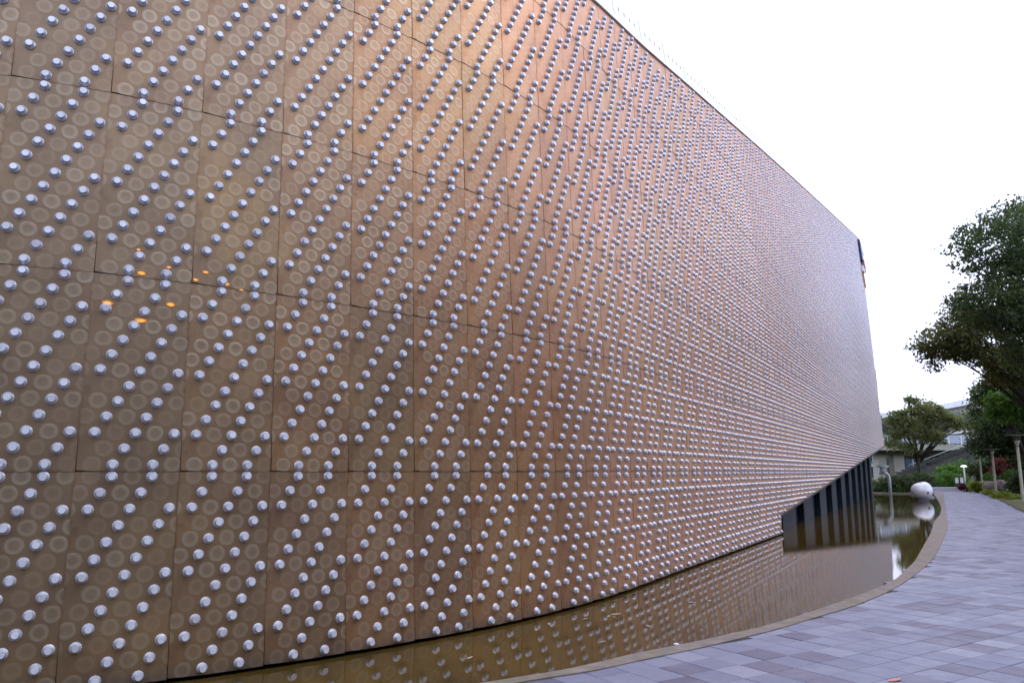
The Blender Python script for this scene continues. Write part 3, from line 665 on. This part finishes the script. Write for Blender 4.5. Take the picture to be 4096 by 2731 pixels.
shrub('flower_bed', 'red flowering plants below the two notice boards', [ell(3850, 1948, 13, 12, 60.2), ell(3882, 1953, 22, 9, 60)], 1000, .14, 'leaf_red', 50, 'plants', clump=.18)
shrub('shrub', 'green sapling shrub lit up under the stair underside', [ell(3800, 1880, 50, 20, 76), ell(3850, 1868, 40, 24, 78)], 3000, .2, 'leaf_green', 51)

# ------------------------------------------------------------------ things at the path's end
def boulder(label, x, y, Y, rx, ry, rz, seed):
    r = random.Random(seed); bs = [((r.uniform(-1, 1), r.uniform(-1, 1), r.uniform(-.5, 1)), .35, r.uniform(-.25, .28)) for _ in range(9)]
    V, F = blob(rx, ry, rz, 16, 10, bs); c = at(x, y, Y); o = MB().add(V, F).build('boulder', M['boulder']); o.location = (c[0], Y, c[2]); tag(o, label, 'boulder', 'boulders on the verge')
boulder('large grey boulder between the first and middle lamp posts', 3960, 1948, 54, .62, .5, .42, 1)
boulder('grey boulder just right of the middle lamp post', 4005, 1942, 53, .42, .4, .38, 2)
boulder('low flat boulder before the nearest lamp post', 4045, 1942, 50, .5, .4, .24, 3)
def lamp(label, x, y, ytop, rd, r0, disc):
    r = ray(x, y); t_ = (.03-EYE)/r[2]; X, Y = r[0]*t_, r[1]*t_; hgt = at(x, ytop, Y)[2]-.03
    o = empty('lamp_post', (X, Y, .03)); tag(o, label, 'street lamp', 'slim lamps along the verge')
    MB().lathe([(r0*1.5, -.1), (r0*1.5, .06), (r0, .10), (r0*.8, hgt*.9)], 12).build('post', M['post'], o)
    MB().lathe([(r0*.8, hgt*.9), (r0*.95, hgt*.93), (r0*1.7, hgt), (r0*1.2, hgt+.02)], 14).build('lamp_head', M['post'], o)
    MB().tube([(0, 0, hgt), (0, 0, hgt+disc)], .015, 6).build('stem', M['post'], o)
    MB().lathe([(.03, hgt+disc+.012), (rd, hgt+disc), (rd, hgt+disc+.012), (.04, hgt+disc+.03)], 22).build('reflector_disc', M['lamp_disc'], o)
lamp('nearest and tallest slim lamp post with disc top at the right edge', 4094, 2012, 1762, .42, .075, .26)
lamp('middle slim lamp post with wide disc top beside boulders', 3986, 1980, 1803, .46, .075, .10)
lamp('farthest slim lamp post with disc top left of the boulders', 3932, 1964, 1822, .36, .065, .08)
c = at(3863, 1950, 64)
o = empty('path_light', (c[0], 64, .0)); tag(o, 'short post light with bright white mushroom head near the notice boards', 'street lamp')
MB().lathe([(.06, 0), (.05, 1.9)], 10).build('post', M['white_paint'], o)
MB().lathe([(.05, 1.88), (.24, 1.90), (.22, 2.0), (.08, 2.06), (.02, 2.07)], 18).build('lamp_head', glow('lamp_white', (.95, .95, 1.), .6), o)
for x, lb in ((3830, 'left of two small pale notice boards at the path end'), (3850, 'right of two small pale notice boards at the path end')):
    c = at(x, 1950, 61.3); o = empty('notice_board', (c[0], 61.3, 0), .15); tag(o, lb, 'sign', 'notice boards')
    MB().box((-.13, -.012, .66), (.13, .012, 1.06)).build('board', M['white_paint'], o)
    for q in (-.1, .1): MB().box((q-.012, .013, 0), (q+.012, .037, 1.04)).build('leg', M['slot'], o)
c0, c1 = at(3640, 1966, 60.9), at(3872, 1966, 60.9)
o = MB().box((c0[0], 60.9, -.05), (c1[0], 61.5, .26)).box((c0[0]-.03, 60.85, .262), (c1[0]+.03, 61.55, .33)).build('stone_ledge', M['white_paint']); tag(o, 'low pale stone ledge closing the far end of the path', 'ledge')
c0 = at(3545, 1972, 57.6)
tag(MB().box((c0[0]-14, 57.4, -.3), (31.0, 57.75, -.03)).build('pool_end_kerb', M['kerb']), kind='structure')

# footbridge with stairs, columns, glass railing
fb = empty('footbridge', (40, 100, 0)); tag(fb, 'grey concrete footbridge with glass railing and stairs beyond the trees', 'bridge')
FO = np.array(fb.location)
def fpart(name, mat, a, b): MB().box(tuple(np.array(a)-FO), tuple(np.array(b)-FO)).build(name, M[mat], fb)
x0, x1 = at(3500, 1800, 98)[0], at(4200, 1800, 98)[0]
zt, zb = at(3800, 1776, 98)[2], at(3800, 1816, 98)[2]
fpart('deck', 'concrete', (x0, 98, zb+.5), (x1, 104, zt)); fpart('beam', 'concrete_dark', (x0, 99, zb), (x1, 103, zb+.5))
zr = at(3800, 1744, 98)[2]
for i in range(14):
    xa = x0+(x1-x0)*i/14; xb = x0+(x1-x0)*(i+1)/14
    fpart('railing_pane', 'rail_glass', (xa+.05, 98.05, zt+.1), (xb-.05, 98.08, zr)); fpart('railing_post', 'white_paint', (xa-.03, 98.0, zt), (xa+.03, 98.12, zr+.03))
fpart('handrail', 'white_paint', (x0, 98.0, zr+.03), (x1, 98.12, zr+.10))
for xa, xb in ((3512, 3546), (3577, 3618), (3985, 4018)):
    fpart('column', 'concrete', (at(xa, 1850, 100)[0], 100, -.1), (at(xb, 1850, 100)[0], 101.4, zb))
p0, p1 = at(3640, 1925, 84), at(3985, 1790, 90)
V = [];
for P in (p0, p1):
    for dy in (0, 3.2): V += [(P[0], P[1]+dy, P[2]-.5), (P[0], P[1]+dy, P[2]+.75)]
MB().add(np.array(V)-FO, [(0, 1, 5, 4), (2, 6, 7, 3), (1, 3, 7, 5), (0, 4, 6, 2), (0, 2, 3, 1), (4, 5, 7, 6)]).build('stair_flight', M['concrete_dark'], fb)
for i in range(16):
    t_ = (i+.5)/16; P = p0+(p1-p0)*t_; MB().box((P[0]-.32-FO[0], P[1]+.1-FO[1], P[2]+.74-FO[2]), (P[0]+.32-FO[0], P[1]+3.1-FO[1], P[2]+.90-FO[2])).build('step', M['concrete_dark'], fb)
MB().tube([tuple(p0+np.array([0, 0, 1.7])-FO), tuple(p1+np.array([0, 0, 1.7])-FO)], .04, 6).build('handrail', M['lamp_disc'], fb)
xk = at(3686, 1850, 87)[0]; fpart('column', 'concrete_dark', (xk-.3, 86.5, -.1), (xk+.3, 87.3, at(3686, 1850, 87)[2]+.6))

# pale buildings behind the trees
def building(name, label, org, L, D, Hh, rz, floors, bays, wallm, roofm, over=.6):
    o = empty(name, org, rz); tag(o, label, 'building')
    MB().box((0, 0, -.2), (L, D, Hh)).build('wall', M[wallm], o)
    MB().box((-over, -over, Hh+.003), (L+over, D+over, Hh+.9)).build('roof_fascia', M[roofm], o)
    fh = Hh/floors; bw = L/bays
    for a in range(floors):
        for b in range(bays):
            w_ = MB().box((b*bw+bw*.15, -.06, a*fh+fh*.25), (b*bw+bw*.85, .02, a*fh+fh*.82)).build('window', M['window'], o)
            MB().box((b*bw+bw*.49, -.10, a*fh+fh*.25), (b*bw+bw*.51, -.061, a*fh+fh*.82)).build('frame', M['white_paint'], w_)
    for a in range(1, floors): MB().box((-.2, -.5, a*fh-.25), (L+.2, -.003, a*fh+.12)).build('balcony_band', M[roofm], o)
    return o
c = at(3480, 1640, 130); building('office_building', 'pale flat-roofed building just right of the studded wall end', (c[0]-2, 130, 0), 18, 14, at(3540, 1672, 130)[2]-.9+.9, .05, 4, 5, 'concrete', 'white_paint')
c = at(3700, 1690, 112)
A_, B_ = at(3950, 1580, 108), at(3640, 1640, 138)
building('office_building', 'long white building with sloping roof bands behind the olive tree', (B_[0], 138, 0), 34, 12, A_[2]-.9, math.atan2(108-138, A_[0]-B_[0]), 3, 8, 'concrete', 'white_paint')
c = at(3640, 1900, 120)
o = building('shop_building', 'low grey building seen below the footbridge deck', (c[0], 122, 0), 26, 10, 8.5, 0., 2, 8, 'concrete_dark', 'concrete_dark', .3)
